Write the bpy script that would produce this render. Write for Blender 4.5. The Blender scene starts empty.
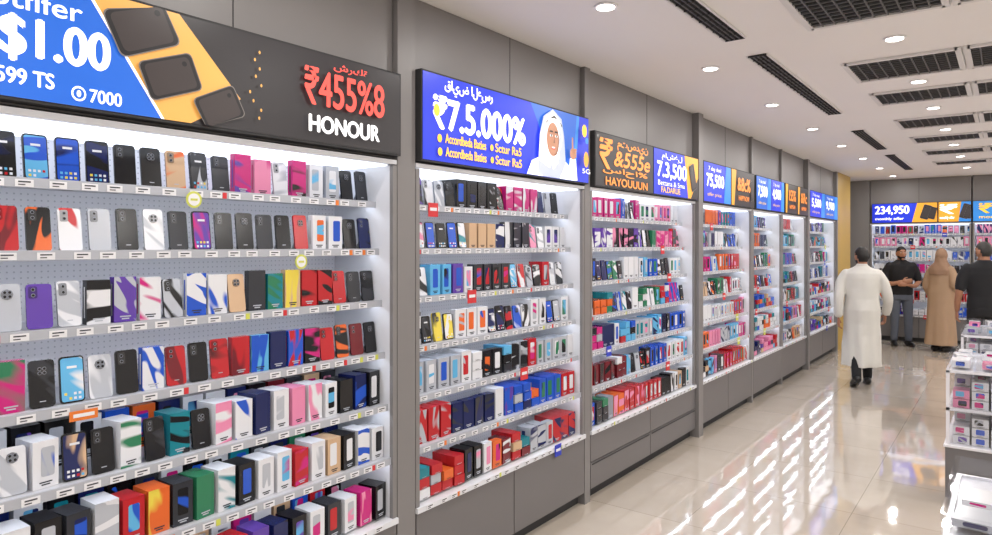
import bpy, math, random
from mathutils import Vector, Matrix, Euler
random.seed(11)
SC = bpy.context.scene
COL = SC.collection
try:
    SC.view_settings.view_transform = 'Standard'
    SC.view_settings.look = 'None'
except Exception: pass

H_C = 2.87      # ceiling height
XF = -2.22      # front plane of left fixtures
YF = 13.9       # front plane of far fixtures

def s2l(c):
    return tuple(((x/255.0)/12.92 if x/255.0 <= .04045 else ((x/255.0+.055)/1.055)**2.4) for x in c)

# ---------------------------------------------------------------- materials
def mat(name, rgb, rough=.5, metal=0., emit=0., spec=.5, sample=True):
    m = bpy.data.materials.new(name); m.use_nodes = True
    b = m.node_tree.nodes['Principled BSDF']
    c = s2l(rgb) + (1,)
    b.inputs['Base Color'].default_value = c
    b.inputs['Roughness'].default_value = rough
    b.inputs['Metallic'].default_value = metal
    b.inputs['Specular IOR Level'].default_value = spec
    if emit:
        b.inputs['Emission Color'].default_value = c
        b.inputs['Emission Strength'].default_value = emit
        if not sample:
            try: m.cycles.emission_sampling = 'NONE'
            except Exception: pass
    return m

def noisy(m, amt=.06, scale=6.0, bump=0.):
    nt = m.node_tree; b = nt.nodes['Principled BSDF']
    tc = nt.nodes.new('ShaderNodeTexCoord'); n = nt.nodes.new('ShaderNodeTexNoise')
    n.inputs['Scale'].default_value = scale; n.inputs['Detail'].default_value = 4
    nt.links.new(tc.outputs['Object'], n.inputs['Vector'])
    base = b.inputs['Base Color'].default_value[:]
    mx = nt.nodes.new('ShaderNodeMix'); mx.data_type = 'RGBA'
    mx.inputs[6].default_value = tuple(max(0, x*(1-amt)) for x in base[:3]) + (1,)
    mx.inputs[7].default_value = tuple(min(1, x*(1+amt)) for x in base[:3]) + (1,)
    nt.links.new(n.outputs['Fac'], mx.inputs[0])
    nt.links.new(mx.outputs[2], b.inputs['Base Color'])
    if bump:
        bp = nt.nodes.new('ShaderNodeBump'); bp.inputs['Strength'].default_value = bump
        bp.inputs['Distance'].default_value = .01
        nt.links.new(n.outputs['Fac'], bp.inputs['Height']); nt.links.new(bp.outputs[0], b.inputs['Normal'])
    return m

M = {}
M['grey'] = noisy(mat('grey_laminate', (128,125,125), .42), .04, 2)
M['greyd'] = noisy(mat('dark_grey_laminate', (112,109,110), .4), .04, 2)
M['seam'] = mat('seam_dark', (48,48,50), .7)
M['white'] = mat('white_laminate', (222,224,230), .4)
M['shelf'] = mat('shelf_metal', (202,204,211), .35)
M['strip'] = mat('price_strip', (176,179,188), .3)
M['label'] = mat('label_white', (230,230,234), .5)
M['ink'] = mat('label_ink', (50,50,60), .6)
M['ceil'] = noisy(mat('ceiling_paint', (240,237,234), .85), .02, 1.5)
M['wall'] = noisy(mat('wall_paint_grey', (140,138,137), .6), .04, 2)
M['wallw'] = noisy(mat('wall_paint_white', (215,213,210), .7), .03, 2)
M['gold'] = noisy(mat('gold_panel', (196,164,88), .45), .05, 3)
M['black'] = mat('black_void', (10,10,11), .8)
M['slat'] = mat('grille_slat', (88,88,88), .5)
M['frame'] = mat('grille_frame', (222,220,218), .5)
M['led'] = mat('led_strip', (240,246,255), .5, emit=9.6)
M['diff'] = mat('led_diffuser', (240,246,255), .5, emit=1.4)
M['lamp'] = mat('downlight_lens', (255,250,244), .5, emit=6, sample=False)
M['trim'] = mat('downlight_trim', (235,235,235), .4)
M['acrylw'] = mat('white_acrylic', (232,232,238), .2)
M['tagy'] = mat('tag_lime', (205,210,90), .5)
M['tagr'] = mat('tag_red', (205,45,50), .5)
M['tagb'] = mat('tag_blue', (40,60,190), .5)
M['tago'] = mat('tag_orange', (225,120,40), .5)

def sgn(name, rgb, e=.4):
    return mat('sign_'+name, rgb, .35, emit=e, sample=False)
S = dict(
 blue=sgn('blue',(24,98,205)), royal=sgn('royal',(24,52,214)), sky=sgn('sky',(44,140,230)), navy=sgn('navy',(20,30,90)),
 black=sgn('black',(44,41,44),.2), orange=sgn('orange',(226,166,84)), amber=sgn('amber',(240,170,50)),
 white=sgn('white',(250,250,252),.75), yellow=sgn('yellow',(250,200,60),.6), red=sgn('red',(240,84,74),.65),
 skin=sgn('skin',(190,135,105),.35), dskin=sgn('skin_shade',(150,98,74),.3), hair=sgn('hair',(40,28,24),.1),
 grey=sgn('grey',(190,198,214),.4), mid=sgn('mid',(118,112,108),.3), dk=sgn('dark',(26,24,28),.1), brown=sgn('brown',(58,50,50),.2),
 torange=sgn('text_orange',(245,150,60),.6))

def peg():
    m = mat('pegboard_white', (214,216,222), .5); nt = m.node_tree; b = nt.nodes['Principled BSDF']
    tc = nt.nodes.new('ShaderNodeTexCoord')
    sc = nt.nodes.new('ShaderNodeVectorMath'); sc.operation = 'SCALE'; sc.inputs['Scale'].default_value = 50
    fr = nt.nodes.new('ShaderNodeVectorMath'); fr.operation = 'FRACTION'
    sb = nt.nodes.new('ShaderNodeVectorMath'); sb.operation = 'SUBTRACT'; sb.inputs[1].default_value = (.5,.5,.5)
    ml = nt.nodes.new('ShaderNodeVectorMath'); ml.operation = 'MULTIPLY'; ml.inputs[1].default_value = (1,0,1)
    ln = nt.nodes.new('ShaderNodeVectorMath'); ln.operation = 'LENGTH'
    lt = nt.nodes.new('ShaderNodeMath'); lt.operation = 'LESS_THAN'; lt.inputs[1].default_value = .15
    mx = nt.nodes.new('ShaderNodeMix'); mx.data_type = 'RGBA'
    mx.inputs[6].default_value = s2l((226,227,233))+(1,); mx.inputs[7].default_value = s2l((188,190,198))+(1,)
    L = nt.links.new
    L(tc.outputs['Object'], sc.inputs[0]); L(sc.outputs[0], fr.inputs[0]); L(fr.outputs[0], sb.inputs[0])
    L(sb.outputs[0], ml.inputs[0]); L(ml.outputs[0], ln.inputs[0]); L(ln.outputs['Value'], lt.inputs[0])
    L(lt.outputs[0], mx.inputs[0]); L(mx.outputs[2], b.inputs['Base Color'])
    return m
M['peg'] = peg()

# printed product material driven by face attributes: sweeping diagonal ribbons of c2 over c1
def product_mat():
    m = mat('product_print', (255,255,255), .2); nt = m.node_tree; b = nt.nodes['Principled BSDF']; L = nt.links.new
    def math_(op,a=None,bb=None):
        n=nt.nodes.new('ShaderNodeMath'); n.operation=op
        for i,x in enumerate((a,bb)):
            if x is None: continue
            if isinstance(x,(int,float)): n.inputs[i].default_value=x
            else: L(x,n.inputs[i])
        return n.outputs[0]
    a1 = nt.nodes.new('ShaderNodeAttribute'); a1.attribute_name = 'c1'
    a2 = nt.nodes.new('ShaderNodeAttribute'); a2.attribute_name = 'c2'
    uv = nt.nodes.new('ShaderNodeUVMap'); uv.uv_map = 'UVMap'
    pt = nt.nodes.new('ShaderNodeUVMap'); pt.uv_map = 'pat'
    s1 = nt.nodes.new('ShaderNodeSeparateXYZ'); s2 = nt.nodes.new('ShaderNodeSeparateXYZ')
    L(uv.outputs[0], s1.inputs[0]); L(pt.outputs[0], s2.inputs[0])
    u=s1.outputs[0]; v=s1.outputs[1]; seed=s2.outputs[1]
    ang=math_('ADD',math_('MULTIPLY',seed,2.2),-.3)
    c=math_('COSINE',ang); s_=math_('SINE',ang)
    S1=math_('ADD',math_('MULTIPLY',u,c),math_('MULTIPLY',v,s_))
    T1=math_('SUBTRACT',math_('MULTIPLY',v,c),math_('MULTIPLY',u,s_))
    cb = nt.nodes.new('ShaderNodeCombineXYZ'); L(math_('MULTIPLY',S1,1.2), cb.inputs[0]); L(math_('MULTIPLY',T1,.3), cb.inputs[1]); L(math_('MULTIPLY',seed,53.), cb.inputs[2])
    n = nt.nodes.new('ShaderNodeTexNoise'); n.inputs['Scale'].default_value = 1.5; n.inputs['Detail'].default_value = .3
    n.inputs['Distortion'].default_value = .6
    L(cb.outputs[0], n.inputs['Vector'])
    soft=math_('ADD',math_('MULTIPLY',math_('FRACT',math_('MULTIPLY',seed,7.)),.13),.015)
    mr = nt.nodes.new('ShaderNodeMapRange'); mr.inputs[1].default_value = .50; L(math_('ADD',soft,.50),mr.inputs[2])
    L(n.outputs['Fac'], mr.inputs[0])
    mx = nt.nodes.new('ShaderNodeMix'); mx.data_type = 'RGBA'
    L(math_('MULTIPLY',mr.outputs[0],s2.outputs[0]), mx.inputs[0]); L(a1.outputs['Color'], mx.inputs[6]); L(a2.outputs['Color'], mx.inputs[7])
    L(mx.outputs[2], b.inputs['Base Color'])
    return m
PM = product_mat()

def floor_mat():
    m = mat('polished_tile', (214,203,190), .05); nt = m.node_tree; b = nt.nodes['Principled BSDF']; L = nt.links.new
    tc = nt.nodes.new('ShaderNodeTexCoord')
    br = nt.nodes.new('ShaderNodeTexBrick'); br.offset = 0
    br.inputs['Scale'].default_value = 1.0; br.inputs['Brick Width'].default_value = .8; br.inputs['Row Height'].default_value = .8
    br.inputs['Mortar Size'].default_value = .0025; br.inputs['Mortar Smooth'].default_value = .1
    br.inputs['Color1'].default_value = s2l((200,189,176))+(1,); br.inputs['Color2'].default_value = s2l((194,183,170))+(1,)
    br.inputs['Mortar'].default_value = s2l((156,147,136))+(1,)
    L(tc.outputs['Object'], br.inputs['Vector'])
    n = nt.nodes.new('ShaderNodeTexNoise'); n.inputs['Scale'].default_value = 2.2; n.inputs['Detail'].default_value = 6; n.inputs['Distortion'].default_value=1.5
    L(tc.outputs['Object'], n.inputs['Vector'])
    mx = nt.nodes.new('ShaderNodeMix'); mx.data_type='RGBA'; mx.blend_type='MULTIPLY'; mx.inputs[0].default_value=.3
    cr = nt.nodes.new('ShaderNodeValToRGB'); cr.color_ramp.elements[0].position=.3; cr.color_ramp.elements[0].color=(.8,.79,.78,1)
    cr.color_ramp.elements[1].position=.62; cr.color_ramp.elements[1].color=(1,1,1,1)
    L(n.outputs['Fac'], cr.inputs[0]); L(br.outputs['Color'], mx.inputs[6]); L(cr.outputs[0], mx.inputs[7])
    L(mx.outputs[2], b.inputs['Base Color'])
    w = nt.nodes.new('ShaderNodeTexNoise'); w.inputs['Scale'].default_value = 4.5; w.inputs['Detail'].default_value = 1.5
    L(tc.outputs['Object'], w.inputs['Vector'])
    bp = nt.nodes.new('ShaderNodeBump'); bp.inputs['Strength'].default_value=.08; bp.inputs['Distance'].default_value=.02
    L(w.outputs['Fac'], bp.inputs['Height']); L(bp.outputs[0], b.inputs['Normal'])
    b.inputs['Specular IOR Level'].default_value = 1.0
    b.inputs['Coat Weight'].default_value = .6; b.inputs['Coat Roughness'].default_value = .03
    return m
M['floor'] = floor_mat()

def glass_mat():
    m = bpy.data.materials.new('clear_acrylic'); m.use_nodes = True; nt = m.node_tree; nt.nodes.clear()
    o = nt.nodes.new('ShaderNodeOutputMaterial'); t = nt.nodes.new('ShaderNodeBsdfTransparent'); g = nt.nodes.new('ShaderNodeBsdfGlossy')
    t.inputs[0].default_value = (.97,.975,.985,1); g.inputs['Roughness'].default_value = .04
    x = nt.nodes.new('ShaderNodeMixShader'); x.inputs[0].default_value = .07; L = nt.links.new
    L(t.outputs[0], x.inputs[1]); L(g.outputs[0], x.inputs[2]); L(x.outputs[0], o.inputs[0])
    return m
M['glass'] = glass_mat()

# ---------------------------------------------------------------- mesh builder
class MB:
    def __init__(s): s.v=[]; s.f=[]; s.m=[]; s.ms=[]
    def mi(s, m):
        if m not in s.ms: s.ms.append(m)
        return s.ms.index(m)
    def box(s, x0,x1,y0,y1,z0,z1, m):
        b=len(s.v); i=s.mi(m)
        s.v += [(x0,y0,z0),(x1,y0,z0),(x1,y1,z0),(x0,y1,z0),(x0,y0,z1),(x1,y0,z1),(x1,y1,z1),(x0,y1,z1)]
        for q in ((0,3,2,1),(4,5,6,7),(0,1,5,4),(1,2,6,5),(2,3,7,6),(3,0,4,7)):
            s.f.append(tuple(b+k for k in q)); s.m.append(i)
    def poly(s, pts, m):
        b=len(s.v); s.v += list(pts); s.f.append(tuple(range(b,b+len(pts)))); s.m.append(s.mi(m))
    def cyl(s, c, r, z0, z1, m, n=20):
        b=len(s.v); i=s.mi(m)
        for z in (z0,z1):
            s.v += [(c[0]+r*math.cos(2*math.pi*k/n), c[1]+r*math.sin(2*math.pi*k/n), z) for k in range(n)]
        for k in range(n):
            s.f.append((b+k, b+(k+1)%n, b+n+(k+1)%n, b+n+k)); s.m.append(i)
        s.f.append(tuple(b+n+k for k in range(n))); s.m.append(i)
        s.f.append(tuple(b+n-1-k for k in range(n))); s.m.append(i)
    def obj(s, name, parent=None, loc=(0,0,0), rz=0, smooth=False, bevel=0):
        me=bpy.data.meshes.new(name); me.from_pydata(s.v,[],s.f)
        for m in s.ms: me.materials.append(m)
        me.polygons.foreach_set('material_index', s.m)
        if smooth: me.polygons.foreach_set('use_smooth',[True]*len(me.polygons))
        me.update()
        o=bpy.data.objects.new(name, me); COL.objects.link(o)
        o.location=loc; o.rotation_euler=(0,0,rz)
        if parent: o.parent=parent
        if bevel:
            bm=o.modifiers.new('bevel','BEVEL'); bm.width=bevel; bm.segments=2; bm.limit_method='ANGLE'
        return o

def empty(name, loc=(0,0,0), rz=0, parent=None):
    e=bpy.data.objects.new(name,None); e.empty_display_size=.2; COL.objects.link(e); e.location=loc; e.rotation_euler=(0,0,rz)
    if parent: e.parent=parent
    return e

# ---------------------------------------------------------------- room
X0,X1,Y0,Y1 = -2.68, 5.0, -2.5, 14.36
def slab(name,x0,x1,y0,y1,z0,z1,m):
    b=MB(); b.box(x0,x1,y0,y1,z0,z1,m); return b.obj(name)
slab('floor',X0-.1,X1+.1,Y0-.1,Y1+.1,-.1,0,M['floor'])
slab('ceiling',X0-.1,X1+.1,Y0-.1,Y1+.1,H_C,H_C+.1,M['ceil'])
slab('wall_left',X0-.1,X0,Y0,Y1,0,H_C,M['wall'])
slab('wall_right',X1,X1+.1,Y0,Y1,0,H_C,M['wallw'])
slab('wall_far',X0-.1,X1+.1,Y1,Y1+.1,0,H_C,M['wall'])
slab('wall_back',X0-.1,X1+.1,Y0-.1,Y0,0,H_C,M['wallw'])

# ---------------------------------------------------------------- products
CC = {'K':(20,20,24),'k':(50,52,58),'W':(224,225,230),'S':(180,184,193),'s':(140,144,155),'B':(34,84,196),'C':(96,176,222),'N':(24,34,86),
 'R':(186,34,42),'P':(228,138,174),'M':(200,34,122),'T':(206,172,138),'G':(44,122,86),'Y':(96,64,162),'O':(224,104,46),'U':(112,28,38),'E':(28,128,142),'L':(230,208,80)}
CC = {k:s2l(v) for k,v in CC.items()}

class PB:
    def __init__(s): s.v=[]; s.f=[]; s.c1=[]; s.c2=[]; s.uv=[]; s.pt=[]
    def face(s, pts, c1, c2=None, strength=0, seed=0, uvs=None):
        b=len(s.v); s.v+=pts; n=len(pts); s.f.append(tuple(range(b,b+n)))
        c2=c2 or c1
        s.c1+=[c1+(1,)]*n; s.c2+=[c2+(1,)]*n
        s.uv+= uvs if uvs else [(0,0)]*n
        s.pt+=[(strength,seed)]*n
    def prism(s, T, outline, y0, y1, c1, c2, strength, seed, side, w, h):
        fr=[T(x,y0,z) for x,z in outline]; bk=[T(x,y1,z) for x,z in outline]
        s.face(fr,c1,c2,strength,seed,[((x/w)+.5,z/h*2) for x,z in outline])
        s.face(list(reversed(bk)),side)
        n=len(outline)
        for i in range(n):
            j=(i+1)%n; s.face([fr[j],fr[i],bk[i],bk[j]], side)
    def obj(s,name,parent=None,loc=(0,0,0),rz=0):
        me=bpy.data.meshes.new(name); me.from_pydata(s.v,[],s.f); me.materials.append(PM)
        me.uv_layers.new(name='UVMap'); me.uv_layers.new(name='pat')
        me.uv_layers['UVMap'].data.foreach_set('uv',[k for t in s.uv for k in t]); me.uv_layers['pat'].data.foreach_set('uv',[k for t in s.pt for k in t])
        me.color_attributes.new('c1','FLOAT_COLOR','CORNER'); me.color_attributes.new('c2','FLOAT_COLOR','CORNER')
        me.color_attributes['c1'].data.foreach_set('color',[k for t in s.c1 for k in t])
        me.color_attributes['c2'].data.foreach_set('color',[k for t in s.c2 for k in t])
        me.update()
        o=bpy.data.objects.new(name,me); COL.objects.link(o); o.location=loc; o.rotation_euler=(0,0,rz)
        if parent:o.parent=parent
        return o

def rrect(w,h,r,z0=0,n=3,cx=0):
    pts=[]
    for (sx,sz,a0) in ((1,0,-90),(1,1,0),(-1,1,90),(-1,0,180)):
        px=cx+(w/2-r)*sx; pz=z0+(r if sz==0 else h-r)
        for k in range(n):
            a=math.radians(a0+90*k/(n-1)); pts.append((px+r*math.cos(a), pz+r*math.sin(a)))
    return pts

def TF(cx,cy,cz,tilt,yaw):
    ct,st,cyw,syw=math.cos(tilt),math.sin(tilt),math.cos(yaw),math.sin(yaw)
    def T(x,y,z):
        y2=y*ct+z*st; z2=z*ct-y*st
        return (cx+x*cyw-y2*syw, cy+x*syw+y2*cyw, cz+z2)
    return T
def dim(c,f): return tuple(x*f for x in c)

def phone(pb,cx,cy,z,a,b,w=.068,h=.138,screen=False,yaw=0,tilt=.13):
    T=TF(cx,cy,z+.002,tilt,yaw); sd=random.random(); c1,c2=CC[a],CC[b]
    st=.0 if a==b else 1.
    ol=rrect(w,h,.009)
    if screen:
        pb.prism(T,ol,0,.008,CC['K'],CC['K'],0,0,CC['k'],w,h)
        iol=rrect(w*.9,h*.93,.007,h*.035)
        pb.face([T(x,-.0008,zz) for x,zz in iol],c1,c2,st,sd,[((x/w)+.5,zz/h*2) for x,zz in iol])
        for k in range(4):
            x0=-w*.34+k*w*.19
            for zz in (.07,.17):
                pb.face([T(x0,-.0014,h*zz),T(x0+w*.11,-.0014,h*zz),T(x0+w*.11,-.0014,h*zz+w*.11),T(x0,-.0014,h*zz+w*.11)],CC[random.choice('WWRCL')])
        pb.face([T(-w*.2,-.0014,h*.74),T(w*.2,-.0014,h*.74),T(w*.2,-.0014,h*.79),T(-w*.2,-.0014,h*.79)],CC['W'])
    else:
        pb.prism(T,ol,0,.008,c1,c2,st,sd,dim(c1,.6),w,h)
        mod=random.choice((0,0,1,2)); mc=dim(c1,.45) if sum(c1)>.5 else tuple(x+.03 for x in c1)
        mx=-w*.24; mw=w*.34; mh=h*.27; mz=h*.68
        if mod==1: mx=0; mw=w*.46; mh=w*.46; mz=h*.66
        iol=rrect(mw,mh,.005 if mod!=1 else mw*.45,mz,3,mx)
        pb.prism(T,iol,-.002,0,mc,mc,0,0,mc,w,h)
        cs=[(mx,mz+mh*.25),(mx,mz+mh*.72)] if mod!=1 else [(mx-mw*.2,mz+mh*.3),(mx+mw*.2,mz+mh*.3),(mx-mw*.2,mz+mh*.7),(mx+mw*.2,mz+mh*.7)]
        for (lx,lz) in cs:
            r=w*.085
            for rr,yy,cc in ((r,-.0035,CC['s']),(r*.72,-.0042,CC['K'])):
                pb.face([T(lx+rr*math.cos(t*math.pi/4),yy,lz+rr*math.sin(t*math.pi/4)) for t in range(8)],cc)
        if random.random()<.5:
            pb.face([T(-w*.12,-.0008,h*.12),T(w*.12,-.0008,h*.12),T(w*.12,-.0008,h*.14),T(-w*.12,-.0008,h*.14)],CC['S'])
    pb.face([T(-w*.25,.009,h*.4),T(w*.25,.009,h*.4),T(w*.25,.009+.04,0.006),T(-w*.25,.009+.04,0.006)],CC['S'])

def carton(pb,cx,cy,z,a,b,w=.084,h=.165,dp=.05,yaw=0,full=False,pic=None):
    T=TF(cx,cy,z+.001,0,yaw); c1,c2=CC[a],CC[b]; sd=random.random()
    ol=[(-w/2,0),(w/2,0),(w/2,h),(-w/2,h)]
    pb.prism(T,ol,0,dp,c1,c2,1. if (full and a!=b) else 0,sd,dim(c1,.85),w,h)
    light=sum(c1)>.9
    if not full:
        pic=pic or (random.choice('KKNBWkSSYMCERGOP') if a==b else b)
        iol=rrect(w*.52,h*.62,.006,h*.24,3,w*random.choice((-.08,.0,.08)))
        q=random.choice('KWWNSCPMB')
        pb.face([T(x,-.0008,zz) for x,zz in iol],CC[pic],CC[q],1 if random.random()<.75 else 0,sd,[((x/w)+.5,zz/h*2) for x,zz in iol])
    ic=CC['k'] if light else CC['S']
    for k,(l,zz) in enumerate(((.5,.11),(.34,.06))):
        pb.face([T(-w*l/2,-.001,h*zz),T(w*l/2,-.001,h*zz),T(w*l/2,-.001,h*(zz+.028)),T(-w*l/2,-.001,h*(zz+.028))],ic)
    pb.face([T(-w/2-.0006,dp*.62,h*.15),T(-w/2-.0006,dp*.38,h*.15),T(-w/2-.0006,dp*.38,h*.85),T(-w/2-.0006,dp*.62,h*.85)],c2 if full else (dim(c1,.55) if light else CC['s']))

ZROW=[1.897,1.68,1.445,1.21,.975,.735,.475]
def fr(i): return .12-.02*i

B1 = [ # (code1, code2, type) p phone back, s phone screen, b carton, f full-bleed carton
 "KNs CBs BNs KNs KKp KKp TOp kSs kkp MYf PMf WSp MKf WSb SWb KKp kkp",
 "RUp KOp WRp SSp KKp WSp kkp YMs KKp KKp kKp KKp RRp WOb WBb KKp NKp",
 "SSp YYp SWp KWf YSf WMf KSp WBf WBf TTp kkf EGf TLf RKf RKf RRp kkp Kkp",
 "MGf Kkp CWs SWp KKp BWf RUp KKp RKp RUf CBf NNf BRf KMf RRp KOp UUp KKp",
 "SWp WSb NTs KKp WGf Kkp EKf KKp WPf WBf NNf WSb PPf WPf WKb KKf NBf KWb",
 "WKb KKb kkb WSf RRb OLf kkb GGf WEf KKb WSb WWb RMf WSb TWb KWb WBf WWb",
 "KKb WWb KKb kkb WSb SSb RRb KKb RPf YKf NKf KKb WSb kkb WSb MPf KKb"]
# dominant colours per shelf, top to bottom
PAL_B2=["WWWYPMKBk","WMPNkKBYW","WWCOWkCRC","WWLGkKNCW","WWWKSCBW","BRNWKBRSU","ROUWSBORNE"]
PAL_B3=["WWBRNMKP","WMPBKWNYR","KWNYkBCW","GKWGRCEB","SWRNCKBW","KRBWUCWM","kKTWBRKs"]
PAL_W ="WWWWSBBRMPCYNKkOGTRE"

def weighted(pal=None):
    if pal: return random.choice(pal) if random.random()<.85 else random.choice(PAL_W)
    return random.choices('WSKkNBRPMTGYOUCE',[30,9,30,11,11,8,8,3,3,4,1.5,3,3,3,3.5,2.5])[0]
def second(a):
    return random.choices([a,'W','K','S','k','N',random.choice(PAL_W)],[26,16,10,8,6,8,26])[0]

def fill(pb,w,i,mode,pal=None):
    z=ZROW[i]; ly=fr(i)+.035; x=.05; p=pal[i] if pal else PAL_W
    while x < w-.085:
        r=random.random()
        a=weighted(p); b=second(a)
        run=random.choice((1,1,2,3,4))
        full=random.random()<.45; dp=random.choice((.04,.05,.1,.15)); H0=random.uniform(.135,.165); W0=random.uniform(.070,.084)
        pic=random.choice('KKNBWkSSYMCERGOP')
        for _ in range(run):
            if x>w-.085: break
            if r<(.38 if i<4 else .08):
                aa=random.choice('KKKkNSB') if random.random()<.6 else a
                phone(pb,x+.04,ly,z,aa,second(aa),w=.068,h=random.uniform(.132,.145),screen=random.random()<.35,yaw=random.uniform(-.1,.1)); x+=.084
            else:
                if (mode=='flat' and i>=4) or (i>=3 and r>.88):
                    T0=z
                    for k in range(random.choice((2,3,3))):
                        aa=a if random.random()<.6 else weighted(p)
                        carton(pb,x+W0/2+.005,ly-.01+random.uniform(0,.01),T0,aa,aa,w=W0,h=.048,dp=.15,yaw=random.uniform(-.05,.05),full=True); T0+=.05
                    x+=W0+.012
                else:
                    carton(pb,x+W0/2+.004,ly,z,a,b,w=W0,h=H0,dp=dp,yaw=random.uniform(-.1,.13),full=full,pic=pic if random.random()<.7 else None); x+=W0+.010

# ---------------------------------------------------------------- shelving
def shelving(w, loc, rz, seed, explicit=None, xs=0, mode='mix', doors=2, name='retail_shelving_unit', pal=None):
    random.seed(seed)
    root=empty(name, loc, rz)
    b=MB(); G=M['grey']
    b.box(0,w,.05,.42,0,.07,M['seam'])
    b.box(0,w,.012,.42,.07,.44,M['seam'])
    n=doors
    for k in range(n):
        x0=w*k/n+.004; x1=w*(k+1)/n-.004
        if mode=='drawer':
            b.box(x0,x1,0,.014,.08,.25,M['greyd']); b.box(x0,x1,0,.014,.258,.435,M['greyd'])
            b.box(x0+.02,x1-.02,-.004,.002,.235,.243,M['seam'])
        else:
            b.box(x0,x1,0,.014,.08,.435,M['greyd'])
    b.box(0,w,-.012,.42,.44,.465,M['white'])
    b.obj('base_cabinet',root)
    b=MB()
    b.box(0,w,.40,.42,.465,2.06,M['peg']); b.obj('perforated_back_panel',root)
    b=MB()
    b.box(0,.025,.02,.40,.465,2.06,M['white']); b.box(w-.025,w,.02,.40,.465,2.06,M['white'])
    b.box(0,.025,0,.02,.465,2.06,G); b.box(w-.025,w,0,.02,.465,2.06,G)
    b.box(0,w,.0,.42,2.065,2.085,M['white'])
    b.obj('side_panels',root)
    b=MB(); b.box(.03,w-.03,.03,.39,2.058,2.0645,M['diff']); b.obj('canopy_light_diffuser',root)
    s=MB(); l=MB(); t=MB()
    for i,z in enumerate(ZROW[:6]):
        f=fr(i)
        s.box(.025,w-.025,f,.40,z-.010,z,M['shelf'])
        s.box(.025,w-.025,f-.010,f,z-.026,z+.004,M['strip'])
        l.box(.04,w-.04,f+.02,f+.034,z-.018,z-.0105,M['led'])
    for i,z in enumerate(ZROW):
        f=fr(i)-.0105 if i<6 else -.0125
        zc=z-.0245 if i<6 else .442
        x=.06
        while x<w-.09:
            t.box(x,x+.048,f-.002,f,zc,zc+.022,M['label'])
            t.box(x+.008,x+.040,f-.003,f-.002,zc+.013,zc+.017,M['ink'])
            t.box(x+.008,x+.026,f-.003,f-.002,zc+.005,zc+.008,M['ink'])
            if random.random()<.15: t.box(x+.05,x+.066,f-.002,f,zc,zc+.022,M[random.choice(('tagy','tagr','tago'))])
            x+=random.choice((.075,.09,.1))
        if not explicit and random.random()<.5:
            tx=random.uniform(.1,w-.2); m=random.choice((M['tagy'],M['tagr'],M['tagb'],M['tagr']))
            t.box(tx,tx+.07,f-.007,f-.003,zc-.03,zc+.04,m)
            t.box(tx+.01,tx+.06,f-.008,f-.007,zc,zc+.016,M['label'])
    s.obj('shelves',root); l.obj('shelf_led_strips',root); t.obj('price_labels',root)
    pb=PB()
    if explicit:
        for i,row in enumerate(explicit):
            z=ZROW[i]; ly=fr(i)+.035; items=row.split(); x=xs
            pre=xs-.088
            while pre>.05:
                a=weighted(); b2=second(a); phone(pb,pre,ly,z,a,b2,w=.068) if i<4 else carton(pb,pre,ly,z,a,b2,w=.08)
                pre-=.088
            sp=(w-.065-xs)/(len(items)-1)
            for it in items:
                a,c,ty=it
                yw=random.uniform(-.08,.08)
                if ty=='p': phone(pb,x,ly,z,a,c,w=.068,h=random.uniform(.135,.144),yaw=yw)
                elif ty=='s': phone(pb,x,ly,z,a,c,w=.069,h=.143,screen=True,yaw=yw)
                else: carton(pb,x,ly,z,a,c,w=.072,h=random.uniform(.14,.155),dp=.03 if i<4 else .10,yaw=yw+(.10 if i>3 else 0),full=(ty=='f'))
                x+=sp
            if i>=4:
                x=.1
                while x<w-.12:
                    a=weighted(); carton(pb,x,ly+.19,z,a,a,w=.08,h=.15,dp=.1); x+=.092
    else:
        for i in range(7): fill(pb,w,i,mode,pal)
    pb.obj('smartphones_and_boxes',None,loc,rz)
    return root

def bulkhead(w,loc,rz,name='fascia_panel'):
    b=MB(); b.box(0,w,.03,.42,2.095,H_C-.002,M['grey'])
    k=int(round(w/.8)); 
    for j in range(1,max(k,1)):
        b.box(w*j/k-.002,w*j/k+.002,.0285,.031,2.1,H_C-.002,M['seam'])
    return b.obj(name,None,loc,rz)
def pillar(y0,y1,front=-.035):
    b=MB(); b.box(XF-.42,XF-front,y0,y1,0,H_C-.002,M['grey']); return b.obj('pilaster')

R90=math.pi/2
bays=[(-.2,2.19,'mix',2),(2.315,3.895,'mix',2),(3.975,5.86,'drawer',2),(5.975,7.50,'mix',2),(7.56,8.70,'flat',1),(8.75,9.94,'mix',1),(10.04,11.9,'flat',2)]
for n,(a,c,md,dr) in enumerate(bays):
    shelving(c-a,(XF,a,0),R90,100+n,B1 if n==0 else None,.926 if n==0 else 0,md,dr,pal={1:PAL_B2,2:PAL_B3}.get(n))
    bulkhead(c-a,(XF,a,0),R90)
pillar(-.32,-.205); pillar(2.195,2.31,-.0); pillar(3.9,3.97,.0); pillar(5.865,5.97,-.03); pillar(7.505,7.555,0); pillar(8.705,8.745,0); pillar(9.945,10.035,-.03); 
b=MB(); b.box(XF-.42,XF+.02,11.905,12.0,0,H_C-.002,M['grey']); b.obj('pilaster')
b=MB(); b.box(XF-.42,XF+.02,12.005,13.05,0,H_C-.002,M['gold']); b.obj('gold_wall_panel')
for n,x in enumerate((-2.02,-.5,1.02,2.54)):
    shelving(1.5,(x,YF,0),0,300+n,None,0,'mix',2,pal=["WWWPPMBR","WPMPWWR","WWPBBM","WWNBRM","WBRWP","WRRBW","WBKRW"]); bulkhead(1.5,(x,YF,0),0)
b=MB(); b.box(-2.60,-2.03,YF,YF+.42,0,H_C-.002,M['grey']); b.obj('pilaster')

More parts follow.
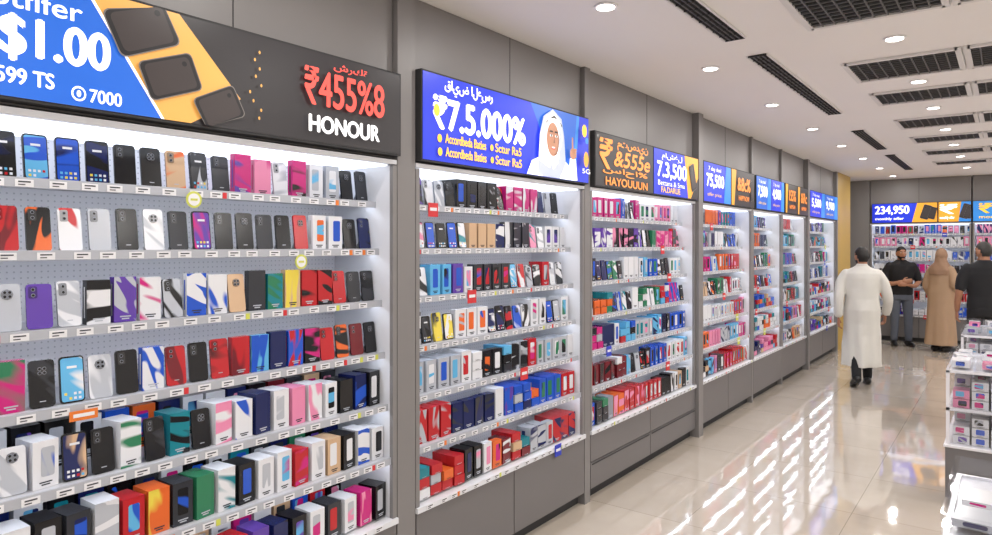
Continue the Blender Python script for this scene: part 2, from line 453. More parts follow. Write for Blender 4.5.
# hang tags on bay 1
b=MB()
def disc_x(mb,y,z,r,m,x):
    mb.poly([(x,y+r*math.cos(t*math.pi/10),z+r*math.sin(t*math.pi/10)) for t in range(20)],m)
for (y,z,xx) in ((1.285,1.862,-2.322),(1.73,1.632,-2.302)):
    disc_x(b,y,z,.030,M['tagy'],xx); disc_x(b,y,z,.022,M['label'],xx+.001); b.box(xx+.0012,xx+.002,y-.013,y+.013,z-.004,z+.004,M['tagy'])
b.box(-2.265,-2.262,.86,.94,1.165,1.195,M['tago']); b.box(-2.262,-2.261,.87,.93,1.175,1.186,M['label'])
b.obj('promotion_tags')

# ---------------------------------------------------------------- signs
class Sign:
    """flat artwork; local x right, z up, faces -y"""
    def __init__(s,w,h,loc,rz,bg,th=.05,step=.0012):
        s.root=empty('advertising_sign',loc,rz); s.w=w; s.h=h; s.n=0; s.th=th; s.step=step
        b=MB(); b.box(0,w,-th+.02,.026,0,h,M['seam']); b.box(.008,w-.008,-th+.018,-th+.021,.008,h-.008,bg); b.obj('lightbox',s.root)
    def y(s): s.n+=1; return -s.th+.018-s.step*s.n
    def poly(s,pts,m,name='artwork'):
        y=s.y(); b=MB(); pts=[(min(max(x,.008),s.w-.008),y,min(max(z,.008),s.h-.008)) for x,z in pts]
        b.poly(pts,m); return b.obj(name,s.root)
    def ell(s,cx,cz,rx,rz_,m,a0=0,a1=360,rot=0,name='artwork'):
        pts=[]; N=28; cr,sr=math.cos(rot),math.sin(rot)
        for k in range(N+(0 if a1-a0==360 else 1)):
            a=math.radians(a0+(a1-a0)*k/N); x=rx*math.cos(a); z=rz_*math.sin(a)
            pts.append((cx+x*cr-z*sr, cz+x*sr+z*cr))
        return s.poly(pts,m,name)
    def text(s,txt,x0,x1,z0,z1,m,bold=0.,shear=0):
        """bold = stroke thickening in metres"""
        cu=bpy.data.curves.new('t','FONT'); cu.body=txt; cu.shear=shear
        o=bpy.data.objects.new('t',cu); COL.objects.link(o); bpy.context.view_layer.update()
        dg=bpy.context.evaluated_depsgraph_get()
        me=bpy.data.meshes.new_from_object(o.evaluated_get(dg)); bpy.data.objects.remove(o)
        if len(me.vertices)==0: return
        V=[v.co.copy() for v in me.vertices]; F=[tuple(p.vertices) for p in me.polygons]
        ax,bx=min(v.x for v in V),max(v.x for v in V); ay,by=min(v.y for v in V),max(v.y for v in V); y=s.y()
        base=[((v.x-ax)/(bx-ax)*(x1-x0)+x0,(v.y-ay)/max(by-ay,1e-5)*(z1-z0)+z0) for v in V]
        b=MB(); i=b.mi(m)
        offs=[(0,0)] if not bold else [(dx*bold,dz*bold) for dx,dz in ((-1,0),(1,0),(0,.7),(0,-.7),(0,0))]
        for q,(dx,dz) in enumerate(offs):
            k=len(b.v); b.v+=[(x+dx,y-.00008*q,z+dz) for x,z in base]
            b.f+=[tuple(k+j for j in f) for f in F]; b.m+=[i]*len(F)
        b.obj('lettering',s.root)
    def phone(s,cx,cz,w,h,rot):
        def rr(W,Hh):
            r=W*.14; pts=rrect(W,Hh,r,-Hh/2,4); c,sn=math.cos(rot),math.sin(rot)
            return [(cx+x*c-z*sn,cz+x*sn+z*c) for x,z in pts]
        s.poly(rr(w*1.05,h*1.04),S['mid'],'phone_picture'); s.poly(rr(w,h),S['dk'],'phone_picture'); s.poly(rr(w*.86,h*.86),S['brown'],'phone_picture')
        c,sn=math.cos(rot),math.sin(rot); x,z=-w*.25,h*.32
        s.ell(cx+x*c-z*sn,cz+x*sn+z*c,w*.07,w*.07,S['dk'])

# sign over first bay: local x = Y+.2
s=Sign(2.385,.37,(XF,-.2,2.10),R90,S['black'],step=.0005)
s.poly([(.0,.0),(1.40,0),(1.585,.12),(1.36,.37),(.0,.37)],S['orange'])
s.poly([(.0,.0),(1.30,0),(1.07,.37),(.0,.37)],S['blue'])
s.poly([(1.07,.37),(1.08,.37),(1.31,0),(1.30,0)],S['white'])
s.poly([(.3,.0),(.62,0),(.80,.37),(.6,.37)],S['sky'])
s.text('Promisérc otfifer',.42,1.065,.255,.31,S['white'],.001)
s.text('$1.00',.86,1.14,.11,.235,S['white'],.005)
s.text('599 TS',.85,.99,.045,.088,S['white'],.0015); 
s.ell(1.055,.045,.02,.022,S['white']); s.ell(1.055,.045,.015,.016,S['blue']); s.ell(1.055,.045,.006,.01,S['white']); s.text('7000',1.085,1.175,.025,.064,S['white'],.001)
s.phone(1.24,.285,.14,.20,-1.15); s.phone(1.33,.15,.12,.18,-1.2); s.phone(1.50,.075,.11,.16,-1.1)
for k in range(9):
    s.ell(1.61+random.uniform(0,.05),.3-k*.03,.004,.006,S['orange'])
s.text('₹455%8',1.85,2.265,.15,.295,S['red'],.003)
s.text('شركة',1.99,2.17,.30,.335,S['red'],.001)
s.text('HONOUR',1.87,2.235,.045,.11,S['white'],.0035)

# sign over second bay
s=Sign(1.575,.43,(XF,2.32,2.095),R90,S['royal'],step=.0007)
s.poly([(1.2,0),(1.575,0),(1.575,.43),(.9,.43)],S['blue'])
s.poly([(1.36,0),(1.575,0),(1.575,.43),(1.42,.43)],S['sky'])
s.poly([(1.40,0),(1.575,0),(1.575,.43),(1.45,.43)],S['royal'])
s.text('قايض العسر',.16,.54,.335,.41,S['white'],.002)
s.text('₹7.5.000%',.08,.84,.165,.32,S['white'],.008)
s.ell(.10,.25,.022,.03,S['yellow'])
for k,zz in enumerate((.10,.035)):
    s.ell(.12,zz+.018,.016,.02,S['yellow']); s.text('Accordbeda Baties',.16,.48,zz,zz+.045,S['yellow'],.0015); s.ell(.53,zz+.018,.014,.017,S['yellow']); s.text('Sctur Ra5',.56,.80,zz,zz+.045,S['yellow'],.0015)
cx=1.12
s.poly([(cx-.27,0),(cx-.22,.09),(cx-.08,.14),(cx+.1,.14),(cx+.22,.08),(cx+.27,0)],S['white'],'portrait_robe')
s.poly([(cx-.16,.03),(cx-.14,.25),(cx-.10,.36),(cx,.415),(cx+.10,.37),(cx+.13,.27),(cx+.15,.10),(cx+.08,.0),(cx-.1,.0)],S['grey'],'portrait_scarf')
s.poly([(cx-.15,.10),(cx-.13,.26),(cx-.085,.35),(cx,.405),(cx+.085,.35),(cx+.11,.26),(cx+.06,.10),(cx,.05)],S['white'],'portrait_scarf')
s.poly([(cx+.07,.12),(cx+.10,.26),(cx+.085,.33),(cx+.07,.25)],S['grey'],'portrait_scarf'); s.poly([(cx-.05,.02),(cx-.02,.10),(cx+.03,.0)],S['grey'],'portrait_robe')
s.ell(cx,.235,.068,.10,S['skin'],name='portrait_face')
s.ell(cx+.02,.225,.045,.085,S['dskin'],name='portrait_face'); s.ell(cx-.006,.235,.06,.095,S['skin'],name='portrait_face')
s.ell(cx,.182,.024,.008,S['red']); s.ell(cx,.186,.018,.004,S['white'])
for dx in (-.026,.026):
    s.ell(cx+dx,.255,.014,.008,S['white']); s.ell(cx+dx,.255,.007,.008,S['hair']); s.poly([(cx+dx-.019,.275),(cx+dx+.019,.275),(cx+dx+.014,.284),(cx+dx-.014,.284)],S['hair'])
s.poly([(cx-.008,.212),(cx+.01,.212),(cx+.004,.25)],S['dskin'])
s.poly([(cx-.09,.315),(cx-.05,.35),(cx,.362),(cx+.05,.35),(cx+.09,.315),(cx+.088,.33),(cx,.378),(cx-.088,.33)],S['hair'])
s.poly([(cx+.16,.0),(cx+.27,.0),(cx+.25,.14),(cx+.18,.14)],S['white'],'portrait_sleeve')
s.ell(cx+.215,.17,.036,.036,S['skin']); s.poly([(cx+.20,.18),(cx+.22,.18),(cx+.215,.27),(cx+.20,.27)],S['skin'])
for k in range(4): s.ell(cx+.24,.155+k*.014,.016,.008,S['skin'])
s.ell(1.47,.33,.03,.04,S['yellow']); s.ell(1.50,.27,.02,.02,S['sky']); s.ell(1.49,.15,.03,.05,S['amber'])
s.text('5G',1.44,1.54,.06,.09,S['white'])

s=Sign(.92,.37,(XF,3.98,2.09),R90,S['black'])
s.text('متصدين',.32,.82,.27,.335,S['torange'],.002); s.text('&555e',.27,.85,.16,.265,S['torange'],.004,.2); s.text('₹',.06,.24,.13,.33,S['torange'],.005)
s.text('ساحا%',.1,.8,.09,.145,S['torange'],.002); s.text('HAYOUUUN',.14,.8,.02,.075,S['torange'],.002)
s=Sign(.94,.37,(XF,4.905,2.09),R90,S['royal'])
s.poly([(.70,0),(.94,0),(.94,.37),(.62,.37)],S['amber']); s.poly([(.76,0),(.94,0),(.94,.2)],S['black']); s.phone(.80,.19,.12,.22,.35)
s.text('ماشغل',.14,.55,.28,.34,S['white'],.001); s.text('7.3,500',.05,.64,.13,.265,S['white'],.006); s.text('Bettana & Sma',.06,.6,.08,.12,S['white'])
s.text('FA.DARUE',.12,.5,.025,.07,S['yellow'],.001)
def mini(y0,w,bg,kind,txt):
    s=Sign(w,.37,(XF,y0,2.09),R90,S[bg],step=.002)
    if kind=='w':
        s.poly([(w*.72,0),(w,0),(w,.37),(w*.8,.37)],S['sky'])
        s.text('7 day deal',w*.15,w*.6,.28,.33,S['white']); s.text(txt,w*.08,w*.7,.13,.26,S['white'],.007); s.text('offer price',w*.1,w*.6,.05,.09,S['yellow'])
    else:
        s.poly([(0,0),(w*.12,0),(w*.2,.37),(0,.37)],S['amber']); s.phone(w*.85,.18,w*.14,.2,.3)
        s.text(txt,w*.22,w*.75,.16,.29,S['torange' if bg!='amber' else 'red'],.006); s.text('HAPPYNOW',w*.25,w*.7,.06,.11,S['torange' if bg!='amber' else 'black'],.001)
mini(5.98,.74,'royal','w','75,500'); mini(6.73,.765,'black','o','&8c%')
mini(7.565,.56,'blue','w','7,500'); mini(8.13,.565,'royal','w','4,900')
mini(8.755,.60,'black','o','155%'); mini(9.36,.575,'black','o','&Rc')
mini(10.045,.92,'royal','w','5,500'); mini(10.97,.92,'blue','w','9,900')
def far(x0,w,bg,txt,col,ph=True):
    s=Sign(w,.35,(x0,YF,2.09),0,S[bg],step=.003)
    s.poly([(w*.62,0),(w,0),(w,.36),(w*.7,.36)],S['amber' if bg!='amber' else 'sky'])
    if ph: s.phone(w*.83,.18,.12,.24,-.3); s.phone(w*.93,.16,.1,.2,-.3)
    s.text(txt,w*.06,w*.58,.14,.30,S[col],.007); s.text('monthly offer',w*.06,w*.5,.04,.1,S[col],.002)
far(-1.99,1.0,'royal','234,950','white'); far(-.985,.47,'amber','₹','white',True); far(-.50,1.5,'sky','₹ 799','yellow'); far(1.01,1.5,'black','&555','torange'); far(2.54,1.5,'royal','7.3,500','white')

# ---------------------------------------------------------------- ceiling fittings
def slot(y0,y1,x=-1.24):
    b=MB(); z=H_C
    b.box(x-.055,x+.055,y0,y1,z-.006,z-.001,M['black'])
    b.box(x-.064,x-.053,y0,y1,z-.012,z-.001,M['frame']); b.box(x+.053,x+.064,y0,y1,z-.012,z-.001,M['frame'])
    for k in (-.027,0,.027): b.box(x+k-.003,x+k+.003,y0,y1,z-.012,z-.005,M['slat'])
    n=int((y1-y0)/.1)
    for j in range(n+1):
        y=y0+(y1-y0)*j/n; b.box(x-.055,x+.055,y-.003,y+.003,z-.013,z-.005,M['seam'])
    b.obj('linear_air_vent')
for a,c in ((-1.2,1.0),(1.5,3.88),(4.3,6.62),(7.75,9.4),(10.1,12.2)): slot(a,c)
def grille(x0,x1,y0,y1):
    b=MB(); z=H_C
    b.box(x0,x1,y0,y1,z-.006,z-.001,M['black'])
    for q in ((x0-.02,x0+.012,y0-.02,y1+.02),(x1-.012,x1+.02,y0-.02,y1+.02),(x0,x1,y0-.02,y0+.012),(x0,x1,y1-.012,y1+.02)):
        b.box(*q,z-.016,z-.001,M['frame'])
    n=int((x1-x0)/.055)
    for j in range(1,n): 
        x=x0+(x1-x0)*j/n; b.box(x-.004,x+.004,y0,y1,z-.014,z-.005,M['slat'])
    n=int((y1-y0)/.055)
    for j in range(1,n):
        y=y0+(y1-y0)*j/n; b.box(x0,x1,y-.004,y+.004,z-.0138,z-.005,M['slat'])
    b.obj('ceiling_grille')
for (a,c) in ((1.2,1.85),(3.20,3.93),(4.86,5.42),(5.94,6.42),(7.32,7.87),(8.6,9.05),(9.9,10.35),(11.3,11.7)):
    for xx in (-.85,-.2,.45,1.6,2.25): grille(xx,xx+.6,a,c)

def downlight(x,y,e=9,r=1.):
    root=empty('recessed_downlight',(x,y,H_C))
    b=MB(); b.cyl((0,0),.07*r,-.008,-.001,M['trim'],24); b.obj('trim_ring',root)
    b=MB(); b.cyl((0,0),.052*r,-.0105,-.0085,M['lamp'],24); b.obj('lens',root)
    l=bpy.data.lights.new('downlight_lamp','AREA'); l.shape='DISK'; l.size=.1*r; l.energy=e; l.color=(1,.965,.925)
    o=bpy.data.objects.new('lamp',l); COL.objects.link(o); o.parent=root; o.location=(0,0,-.014)
yy=-1.4
while yy<14:
    downlight(-1.58,yy,7.5,.85); yy+=1.46
for y in (-.6,.9,2.6,4.42,5.68,6.85,8.2,9.5,10.8,12.4): downlight(-.52,y,9,.85)
for x in (1.15,2.45,4.0):
    for k in range(8): downlight(x,-.95+k*2.05, 15)

# ---------------------------------------------------------------- display counters on the right
def counter(x0,x1,y0,y1,seed,top=.88):
    random.seed(seed)
    root=empty('acrylic_display_counter',(x0,y0,0)); w=x1-x0; d=y1-y0
    b=MB(); b.box(.03,w-.03,.03,d-.03,0,.05,M['seam']); b.box(0,w,0,d,.05,.38,M['greyd'])
    b.box(-.008,w+.008,-.008,d+.008,.38,.40,M['acrylw']); b.obj('plinth',root,bevel=.004)
    b=MB()
    for px in (.005,w-.025):
        for py in (.005,d-.025): b.box(px,px+.02,py,py+.02,.40,top,M['acrylw'])
    for zz in (.62,top-.012):
        b.box(.005,w-.005,.005,.02,zz,zz+.02,M['acrylw']); b.box(.005,w-.005,d-.02,d-.005,zz,zz+.02,M['acrylw'])
        b.box(.005,.02,.02,d-.02,zz,zz+.02,M['acrylw']); b.box(w-.02,w-.005,.02,d-.02,zz,zz+.02,M['acrylw'])
    b.box(.02,w-.02,.02,d-.02,.625,.635,M['acrylw'])
    b.box(.02,w-.02,.02,d-.02,top-.01,top-.002,M['acrylw'])
    b.obj('frame',root)
    b=MB(); b.box(.0,w,.0,d,top+.009,top+.018,M['glass'])
    b.box(.0,.004,.03,d-.03,.41,top-.02,M['glass']); b.box(.03,w-.03,0,.004,.41,top-.02,M['glass'])
    for q in ((0,.005,0,d),(w-.005,w,0,d),(.005,w-.005,0,.005),(.005,w-.005,d-.005,d)): b.box(*q,top+.018,top+.07,M['glass'])
    b.obj('acrylic_panels',root)
    pb=PB()
    for zz in (.40,.636):
        y=.05
        while y<d-.12:
            x=.035
            while x<w-.12:
                a=random.choice('WWWWWSWWWWPW'); n=random.choice((2,3,3)) 
                for k in range(n):
                    if zz+k*.06+.06>(.61 if zz<.5 else top-.03): break
                    carton(pb,x+.05,y,zz+k*.06,a,random.choice('YMBCSNP'),w=.09,h=.055,dp=.13,full=False,yaw=random.uniform(-.03,.03))
                x+=.102
            y+=.16
    y=.06
    while y<d-.16:
        x=.08
        while x<w-.1:
            if random.random()<.8:
                carton(pb,x,y,top+.018,random.choice('WWWWSP'),random.choice('YBMSC'),w=random.uniform(.08,.12),h=random.uniform(.02,.045),dp=.14,yaw=random.uniform(-.2,.2))
            x+=.16
        y+=.20
    pb.obj('boxed_accessories',root)
counter(-.16,.55,2.33,3.0,1,.86)
counter(-.34,.55,5.32,6.25,2)
counter(-.36,.55,7.45,8.5,3)

# ---------------------------------------------------------------- people
MP=dict(thobe=noisy(mat('white_cotton',(206,204,198),.85),.04,9,.2), blackc=noisy(mat('black_cotton',(24,24,28),.85),.1,9,.2),
  jeans=noisy(mat('grey_denim',(84,90,102),.85),.1,14,.2), tan=noisy(mat('tan_cloth',(164,136,110),.85),.06,8,.2), scarf=noisy(mat('beige_scarf',(146,116,94),.85),.08,10,.2),
  skin=noisy(mat('skin',(164,116,90),.5),.04,20), hair=noisy(mat('hair_black',(18,15,14),.6),.2,60,.4), ghair=noisy(mat('hair_dark_grey',(46,43,42),.6),.2,60,.4),
  shoe=mat('shoe_leather',(16,16,18),.4), eyew=mat('eye_white',(235,232,228),.2), iris=mat('iris',(30,18,12),.2), lip=mat('lip',(140,78,66),.5))

def loft(mb, rings, m, N=28, folds=None):
    """rings: (x,y,z,rx,ry) bottom->top, closed"""
    b=len(mb.v); mi=mb.mi(m)
    for (x,y,z,rx,ry) in rings:
        for k in range(N):
            a=2*math.pi*k/N; f=1+(folds(a,z) if folds else 0)
            mb.v.append((x+rx*math.cos(a)*f,y+ry*math.sin(a)*f,z))
    for r in range(len(rings)-1):
        for k in range(N):
            k2=(k+1)%N; mb.f.append((b+r*N+k,b+r*N+k2,b+(r+1)*N+k2,b+(r+1)*N+k)); mb.m.append(mi)
    mb.f.append(tuple(b+N-1-k for k in range(N))); mb.m.append(mi)
    e=b+(len(rings)-1)*N; mb.f.append(tuple(e+k for k in range(N))); mb.m.append(mi)

def tube(mb, pts, rad, m, N=14, flat=1.0, ref=Vector((0,1,0)), sub=4, cap=True):
    P=[Vector(p) for p in pts]
    Q=[];R=[]
    for i in range(len(P)-1):
        p0=P[max(i-1,0)];p1=P[i];p2=P[i+1];p3=P[min(i+2,len(P)-1)]
        for k in range(sub):
            t=k/sub
            Q.append(.5*((2*p1)+(p2-p0)*t+(2*p0-5*p1+4*p2-p3)*t*t+(-p0+3*p1-3*p2+p3)*t**3)); R.append(rad[i]*(1-t)+rad[i+1]*t)
    Q.append(P[-1]); R.append(rad[-1])
    if cap:
        d=(Q[-1]-Q[-2]).normalized(); r=R[-1]
        Q+= [Q[-1]+d*r*.5,Q[-1]+d*r*.85]; R+=[r*.85,r*.5]
        d=(Q[0]-Q[1]).normalized(); r=R[0]
        Q=[Q[0]+d*r*.85,Q[0]+d*r*.5]+Q; R=[r*.5,r*.85]+R
    b=len(mb.v); mi=mb.mi(m); n=len(Q)
    for i in range(n):
        d=(Q[min(i+1,n-1)]-Q[max(i-1,0)]).normalized()
        u=ref-d*ref.dot(d)
        if u.length<.05: u=Vector((1,0,0))-d*d.x
        u.normalize(); w=d.cross(u)
        for k in range(N):
            a=2*math.pi*k/N; mb.v.append(tuple(Q[i]+w*math.cos(a)*R[i]+u*math.sin(a)*R[i]*flat))
    for i in range(n-1):
        for k in range(N):
            k2=(k+1)%N; mb.f.append((b+i*N+k,b+i*N+k2,b+(i+1)*N+k2,b+(i+1)*N+k)); mb.m.append(mi)
    mb.f.append(tuple(b+N-1-k for k in range(N))); mb.m.append(mi)
    mb.f.append(tuple(b+(n-1)*N+k for k in range(N))); mb.m.append(mi)

def fuse(o,vox=.012,smooth=6):
    r=o.modifiers.new('fuse','REMESH'); r.mode='VOXEL'; r.voxel_size=vox; r.use_smooth_shade=True
    if smooth:
        s_=o.modifiers.new('relax','SMOOTH'); s_.iterations=smooth; s_.factor=.5
    return o

def sph(mb,c,r,m,N=18,K=12,fn=None):
    b=len(mb.v); mi=mb.mi(m)
    for i in range(K+1):
        ph=math.pi*i/K
        for k in range(N):
            a=2*math.pi*k/N; n=Vector((math.sin(ph)*math.cos(a),math.sin(ph)*math.sin(a),math.cos(ph)))
            p=Vector((n.x*r[0],n.y*r[1],n.z*r[2]))
            if fn: p=fn(n,p)
            mb.v.append((c[0]+p.x,c[1]+p.y,c[2]+p.z))
    for i in range(K):
        for k in range(N):
            k2=(k+1)%N; mb.f.append((b+(i+1)*N+k,b+(i+1)*N+k2,b+i*N+k2,b+i*N+k)); mb.m.append(mi)

def headfn(n,p):
    q=p.copy()
    if n.z<0:
        t=-n.z; q.x*=1-.28*t; q.y=q.y*(1-.18*t)-.012*t
    if n.y>0 and n.z>-.2: q.y*=1.06
    return q

def head(root,c,yaw,hair='hair',beard=False,covered=None,scale=1.0,pitch=0):
    e=empty('head',c,yaw,root); e.rotation_euler=(pitch,0,yaw)
    k=scale
    b=MB(); sph(b,(0,0,0),(.073*k,.092*k,.113*k),MP['skin'],24,18,headfn)
    tube(b,[(0,-.088*k,.02),(0,-.099*k,-.005),(0,-.108*k,-.022)],[.008,.011,.014],MP['skin'],10)
    for sx in (-1,1): 
        sph(b,(sx*.074*k,.006,-.005),(.009,.02,.031),MP['skin'],10,8)
        tube(b,[(sx*.012,-.086*k,.036),(sx*.045,-.078*k,.036)],[.008,.007],MP['skin'],8)
    sph(b,(0,-.075*k,-.095*k),(.024,.016,.016),MP['skin'],10,8)
    tube(b,[(0,.015,-.06),(0,.02,-.17)],[.052,.058],MP['skin'],16)
    fuse(b.obj('face',e),.006,4)
    b=MB()
    for sx in (-1,1):
        sph(b,(sx*.028,-.0785*k,.014),(.014,.009,.008),MP['eyew'],10,8); sph(b,(sx*.028,-.0855*k,.014),(.006,.004,.006),MP['iris'],8,6)
        tube(b,[(sx*.012,-.0915*k,.036),(sx*.030,-.089*k,.041),(sx*.047,-.080*k,.036)],[.003,.004,.002],MP[hair],6)
    tube(b,[(-.022,-.086*k,-.052),(0,-.0915*k,-.051),(.022,-.086*k,-.052)],[.003,.006,.003],MP['lip'],6)
    b.obj('eyes_and_mouth',e,smooth=True)
    if beard:
        def bf(n,p):
            q=headfn(n,p); ok=(n.z<-.3 and n.y<.3) and not (n.y<-.55 and -.42<n.z<-.0)
            return q*(1.05 if ok else .9)
        b=MB(); sph(b,(0,0,0),(.073*k,.092*k,.113*k),MP[hair],30,24,bf); b.obj('beard',e,smooth=True)
    if covered:
        b=MB()
        def hf(n,p):
            q=headfn(n,p)
            inface = n.y<-.45 and n.z<.62 and abs(n.x)<.62
            return q*(.93 if inface else 1.16)
        sph(b,(0,.004,.0),(.073*k,.092*k,.113*k),MP[covered],30,24,hf)
        b.obj('headscarf_hood',e,smooth=True)
    else:
        def hf(n,p):
            q=headfn(n,p)
            ok = (n.z>.45) or (n.y>-.05 and n.z>-.15 and not(abs(n.x)>.8 and n.y<.25 and n.z<.2)) or (n.y>.45 and n.z>-.5)
            if n.y<-.72 and n.z<.62: ok=False
            f=1.10+.015*math.sin(n.x*23+n.y*17)+.012*math.sin(n.z*31)
            return q*(f if ok else .9)
        b=MB(); sph(b,(0,0,0),(.073*k,.092*k,.113*k),MP[hair],32,26,hf)
        b.obj('hair',e,smooth=True)

def hand(root,wrist,fingdir,palmn,side,curl=.5):
    d=Vector(fingdir).normalized(); n=Vector(palmn); n=(n-d*n.dot(d)).normalized(); s=d.cross(n)*side
    W=Vector(wrist); b=MB(); m=MP['skin']
    tube(b,[W-d*.05,W,W+d*.035,W+d*.085],[.024,.024,.036,.037],m,12,.42,ref=n)
    for i,L in enumerate((.066,.075,.070,.055)):
        off=(i-1.5)*.0195; base=W+d*.08+s*(-off)
        a1,a2,a3=curl*.5,curl*1.2,curl*1.9
        p=[base]
        for a,l in ((a1,.42),(a2,.33),(a3,.25)):
            p.append(p[-1]+(d*math.cos(a)+n*math.sin(a))*L*l)
        tube(b,p,[.0095,.009,.0085,.0075],m,8,ref=s,sub=3)
    t0=W+d*.02+s*.028
    tube(b,[t0,t0+(d*.6+s*.6+n*.35)*.035,t0+(d*.9+s*.45+n*.5)*.065],[.013,.011,.009],m,8,ref=n,sub=3)
    fuse(b.obj('hand',root),.0045,2)

def shoe(mb,x,y,ang,heel=0.):
    """heel: height the heel is raised, toe stays on the floor"""
    c,s_=math.cos(ang),math.sin(ang)
    def Z(a): return heel*max(0,(.13-a)/.19)
    def P(a,bz): return (x+s_*a, y-c*a, bz+Z(a))
    tube(mb,[P(-.06,.045),P(.02,.048),P(.10,.036),P(.17,.028)],[.041,.043,.041,.026],MP['shoe'],12,1.0)
    b0=len(mb.v); ol=[]
    for k in range(20):
        a=2*math.pi*k/20; l=.125*math.cos(a)+.05; w=.046*math.sin(a)*(1 if math.cos(a)>0 else .85)
        ol.append((l,w))
    for zz in (0,.016):
        for l,w in ol: mb.v.append((x+s_*l+c*w, y-c*l+s_*w, zz+Z(l)))
    mi=mb.mi(MP['shoe'])
    for k in range(20): mb.f.append((b0+k,b0+(k+1)%20,b0+20+(k+1)%20,b0+20+k)); mb.m.append(mi)
    mb.f.append(tuple(b0+19-k for k in range(20))); mb.m.append(mi); mb.f.append(tuple(b0+20+k for k in range(20))); mb.m.append(mi)

# local frame of every figure: faces -Y, feet on z=0
def thobe_man(loc,yaw):
    r=empty('man_in_white_thobe',loc,yaw); b=MB()
    def fold(a,z):
        k=max(0,(1.1-z)/.85)
        return k*(.07*math.sin(5*a+.6)+.055*math.sin(9*a+z*3))+.016*math.sin(4*a+z*16)+.008*math.sin(9*a-z*25)
    loft(b,[(0.01,.01,.25,.205,.215),(.01,.01,.31,.203,.21),(.005,0,.5,.2,.19),(0,0,.62,.197,.175),(0,0,.75,.195,.165),(0,.01,.92,.198,.162),(0,.005,1.05,.186,.142),(0,0,1.18,.197,.136),(0,0,1.30,.212,.13),(0,0,1.36,.205,.118),(0,.003,1.40,.165,.095),(0,.01,1.43,.10,.075),(0,.012,1.455,.064,.062),(0,.012,1.475,.06,.06)],MP['thobe'],48,fold)
    tube(b,[(-.165,.0,1.345),(-.23,.0,1.24),(-.275,.0,1.09),(-.29,-.07,.98),(-.29,-.16,.89)],[.068,.066,.058,.054,.053],MP['thobe'],16)
    tube(b,[(.165,.0,1.345),(.225,.02,1.24),(.255,.07,1.09),(.262,.08,.98),(.262,.07,.87)],[.068,.066,.058,.054,.053],MP['thobe'],16)
    fuse(b.obj('thobe',r),.009,2)
    b=MB(); tube(b,[(-.08,-.06,.55),(-.085,-.13,.32),(-.09,-.17,.09)],[.07,.056,.052],MP['blackc'],12)
    tube(b,[(.08,.04,.55),(.085,.13,.34),(.09,.22,.14)],[.07,.056,.052],MP['blackc'],12)
    b.obj('trousers',r,smooth=True)
    b=MB(); shoe(b,-.09,-.17,-.1); shoe(b,.09,.20,.12,.075); b.obj('shoes',r,smooth=True)
    hand(r,(-.288,-.195,.855),(.02,-.35,-1),(1,0,0),1,.5); hand(r,(.26,.06,.825),(-.02,-.1,-1),(-1,0,0),-1,.5)
    head(r,(0,-.01,1.555),.3,'hair',True)
thobe_man((-1.43,9.22,0),math.radians(198))

def shirt_man(name,loc,yaw,sh,pn,hair,headyaw,pose,scale=1.):
    r=empty(name,loc,yaw); r.scale=(scale,)*3; b=MB()
    f=lambda a,z:.012*math.sin(4*a+z*20)+.01*math.sin(7*a-z*11)
    loft(b,[(0,0,.86,.175,.125),(0,0,.92,.178,.128),(0,0,1.02,.168,.118),(0,0,1.15,.182,.122),(0,0,1.28,.205,.125),(0,0,1.36,.20,.112),(0,.003,1.40,.16,.092),(0,.01,1.43,.095,.072),(0,.012,1.455,.064,.06)],sh,36,f)
    if pose=='fold':
        A=[(-.17,0,1.35),(-.225,.01,1.24),(-.25,.0,1.13)]; B=[(.17,0,1.35),(.225,.01,1.24),(.25,.0,1.13)]
    else:
        A=[(-.17,0,1.35),(-.225,.01,1.24),(-.248,.02,1.12)]; B=[(.17,0,1.35),(.225,.01,1.24),(.248,.02,1.12)]
    tube(b,A,[.066,.064,.062],sh,16); tube(b,B,[.066,.064,.062],sh,16)
    fuse(b.obj('t_shirt',r),.011,3)
    b=MB()
    loft(b,[(0,0,.78,.165,.122),(0,.005,.86,.172,.126),(0,0,.95,.16,.115)],pn,28)
    tube(b,[(-.088,0,.84),(-.095,-.01,.48),(-.10,.02,.12)],[.092,.07,.056],pn,16); tube(b,[(.088,0,.84),(.10,-.02,.48),(.11,.0,.12)],[.092,.07,.056],pn,16)
    fuse(b.obj('trousers',r),.012,3)
    b=MB(); shoe(b,-.10,.02,-.15); shoe(b,.11,.0,.2); b.obj('shoes',r,smooth=True)
    b=MB(); m=MP['skin']
    if pose=='fold':
        tube(b,[(-.235,.0,1.2),(-.26,-.005,1.09),(-.17,-.13,1.05),(-.05,-.20,1.09)],[.043,.042,.036,.026],m,12)
        tube(b,[(.235,.0,1.2),(.26,-.005,1.09),(.17,-.13,1.02),(.06,-.20,1.04)],[.043,.042,.036,.026],m,12)
        hand(r,(-.03,-.208,1.095),(1,-.15,.1),(0,1,0),1,.4); hand(r,(.04,-.21,1.04),(-1,-.15,.1),(0,1,0),-1,.4)
    else:
        tube(b,[(-.235,.01,1.2),(-.262,.025,1.08),(-.265,-.03,.95),(-.255,-.08,.84)],[.043,.042,.036,.026],m,12)
        tube(b,[(.235,.01,1.2),(.262,.025,1.08),(.265,-.03,.95),(.255,-.08,.84)],[.043,.042,.036,.026],m,12)
        hand(r,(-.254,-.085,.83),(.02,-.15,-1),(1,0,0),1,.5); hand(r,(.254,-.085,.83),(-.02,-.15,-1),(-1,0,0),-1,.5)
    b.obj('arms',r,smooth=True)
    head(r,(0,-.008,1.555),headyaw,hair,pose=='fold')
shirt_man('man_in_black_t_shirt',(-1.47,13.3,0),math.radians(20),MP['blackc'],MP['jeans'],'hair',.1,'fold',1.0)
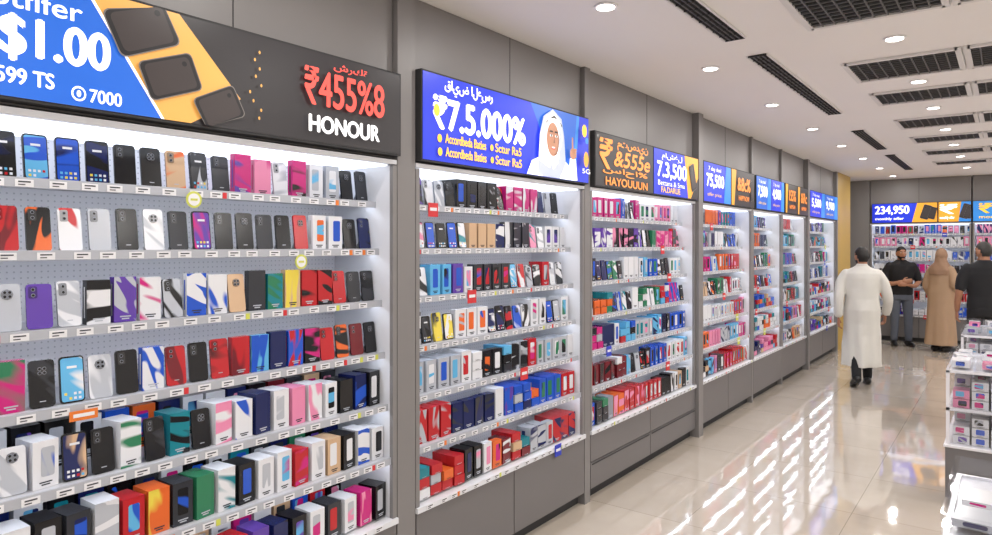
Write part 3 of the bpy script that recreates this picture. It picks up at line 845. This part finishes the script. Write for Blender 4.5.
shirt_man('man_in_dark_clothes',(-.26,10.45,0),math.radians(200),MP['blackc'],MP['blackc'],'ghair',.4,'down',1.04)

def robe_woman(loc,yaw):
    r=empty('woman_in_tan_abaya',loc,yaw); b=MB(); t=MP['tan']
    def fold(a,z):
        k=max(0,(1.1-z)/1.0); return k*(.06*math.sin(6*a+1.2)+.03*math.sin(11*a+z*2))+.008*math.sin(5*a+z*14)
    loft(b,[(0,.02,.11,.235,.215),(0,.015,.2,.228,.205),(0,.01,.5,.212,.18),(0,.005,.8,.2,.16),(0,0,.95,.198,.155),(0,0,1.06,.178,.138),(0,-.005,1.18,.18,.138),(0,0,1.28,.188,.122),(0,0,1.34,.172,.11),(0,.003,1.38,.13,.088),(0,.01,1.42,.07,.065)],t,44,fold)
    tube(b,[(-.145,0,1.31),(-.20,.01,1.2),(-.225,.02,1.06),(-.17,-.10,1.0),(-.12,-.17,1.02)],[.062,.062,.062,.058,.055],t,16)
    tube(b,[(.145,0,1.31),(.20,.01,1.2),(.228,.02,1.04),(.22,-.04,.94),(.21,-.08,.84)],[.062,.062,.062,.062,.062],t,16)
    fuse(b.obj('abaya',r),.011,3)
    b=MB()
    loft(b,[(0,.01,1.22,.175,.135),(0,.01,1.30,.185,.13),(0,.008,1.36,.155,.115),(0,.01,1.42,.095,.095),(0,.01,1.48,.078,.09),(0,.012,1.54,.074,.085)],MP['scarf'],32,lambda a,z:.035*math.sin(7*a+z*22))
    fuse(b.obj('headscarf_drape',r),.011,3)
    b=MB(); tube(b,[(-.08,.01,.32),(-.08,.01,.09)],[.05,.045],MP['blackc'],12); tube(b,[(.08,.03,.32),(.08,.03,.09)],[.05,.045],MP['blackc'],12)
    shoe(b,-.08,.0,-.1); shoe(b,.08,.02,.1); b.obj('shoes',r,smooth=True)
    hand(r,(-.095,-.19,1.03),(.9,-.4,.1),(0,1,.3),1,.6); hand(r,(.207,-.095,.81),(-.02,-.1,-1),(-1,0,0),-1,.5)
    head(r,(0,-.008,1.525),.2,'hair',False,'scarf',.97)
robe_woman((-.88,13.0,0),math.radians(150))

# ---------------------------------------------------------------- camera + world
w=bpy.data.worlds.new('world'); SC.world=w; w.use_nodes=True
w.node_tree.nodes['Background'].inputs[0].default_value=(.5,.5,.5,1); w.node_tree.nodes['Background'].inputs[1].default_value=.2
cam=bpy.data.cameras.new('camera'); co=bpy.data.objects.new('camera',cam); COL.objects.link(co); SC.camera=co
co.location=(0,0,1.70); co.rotation_euler=(R90,0,math.radians(37.09))
cam.sensor_width=36; cam.lens=680/992*36; cam.shift_y=-22.5/992; cam.clip_end=100
print('BUILD DONE', len(bpy.data.objects))
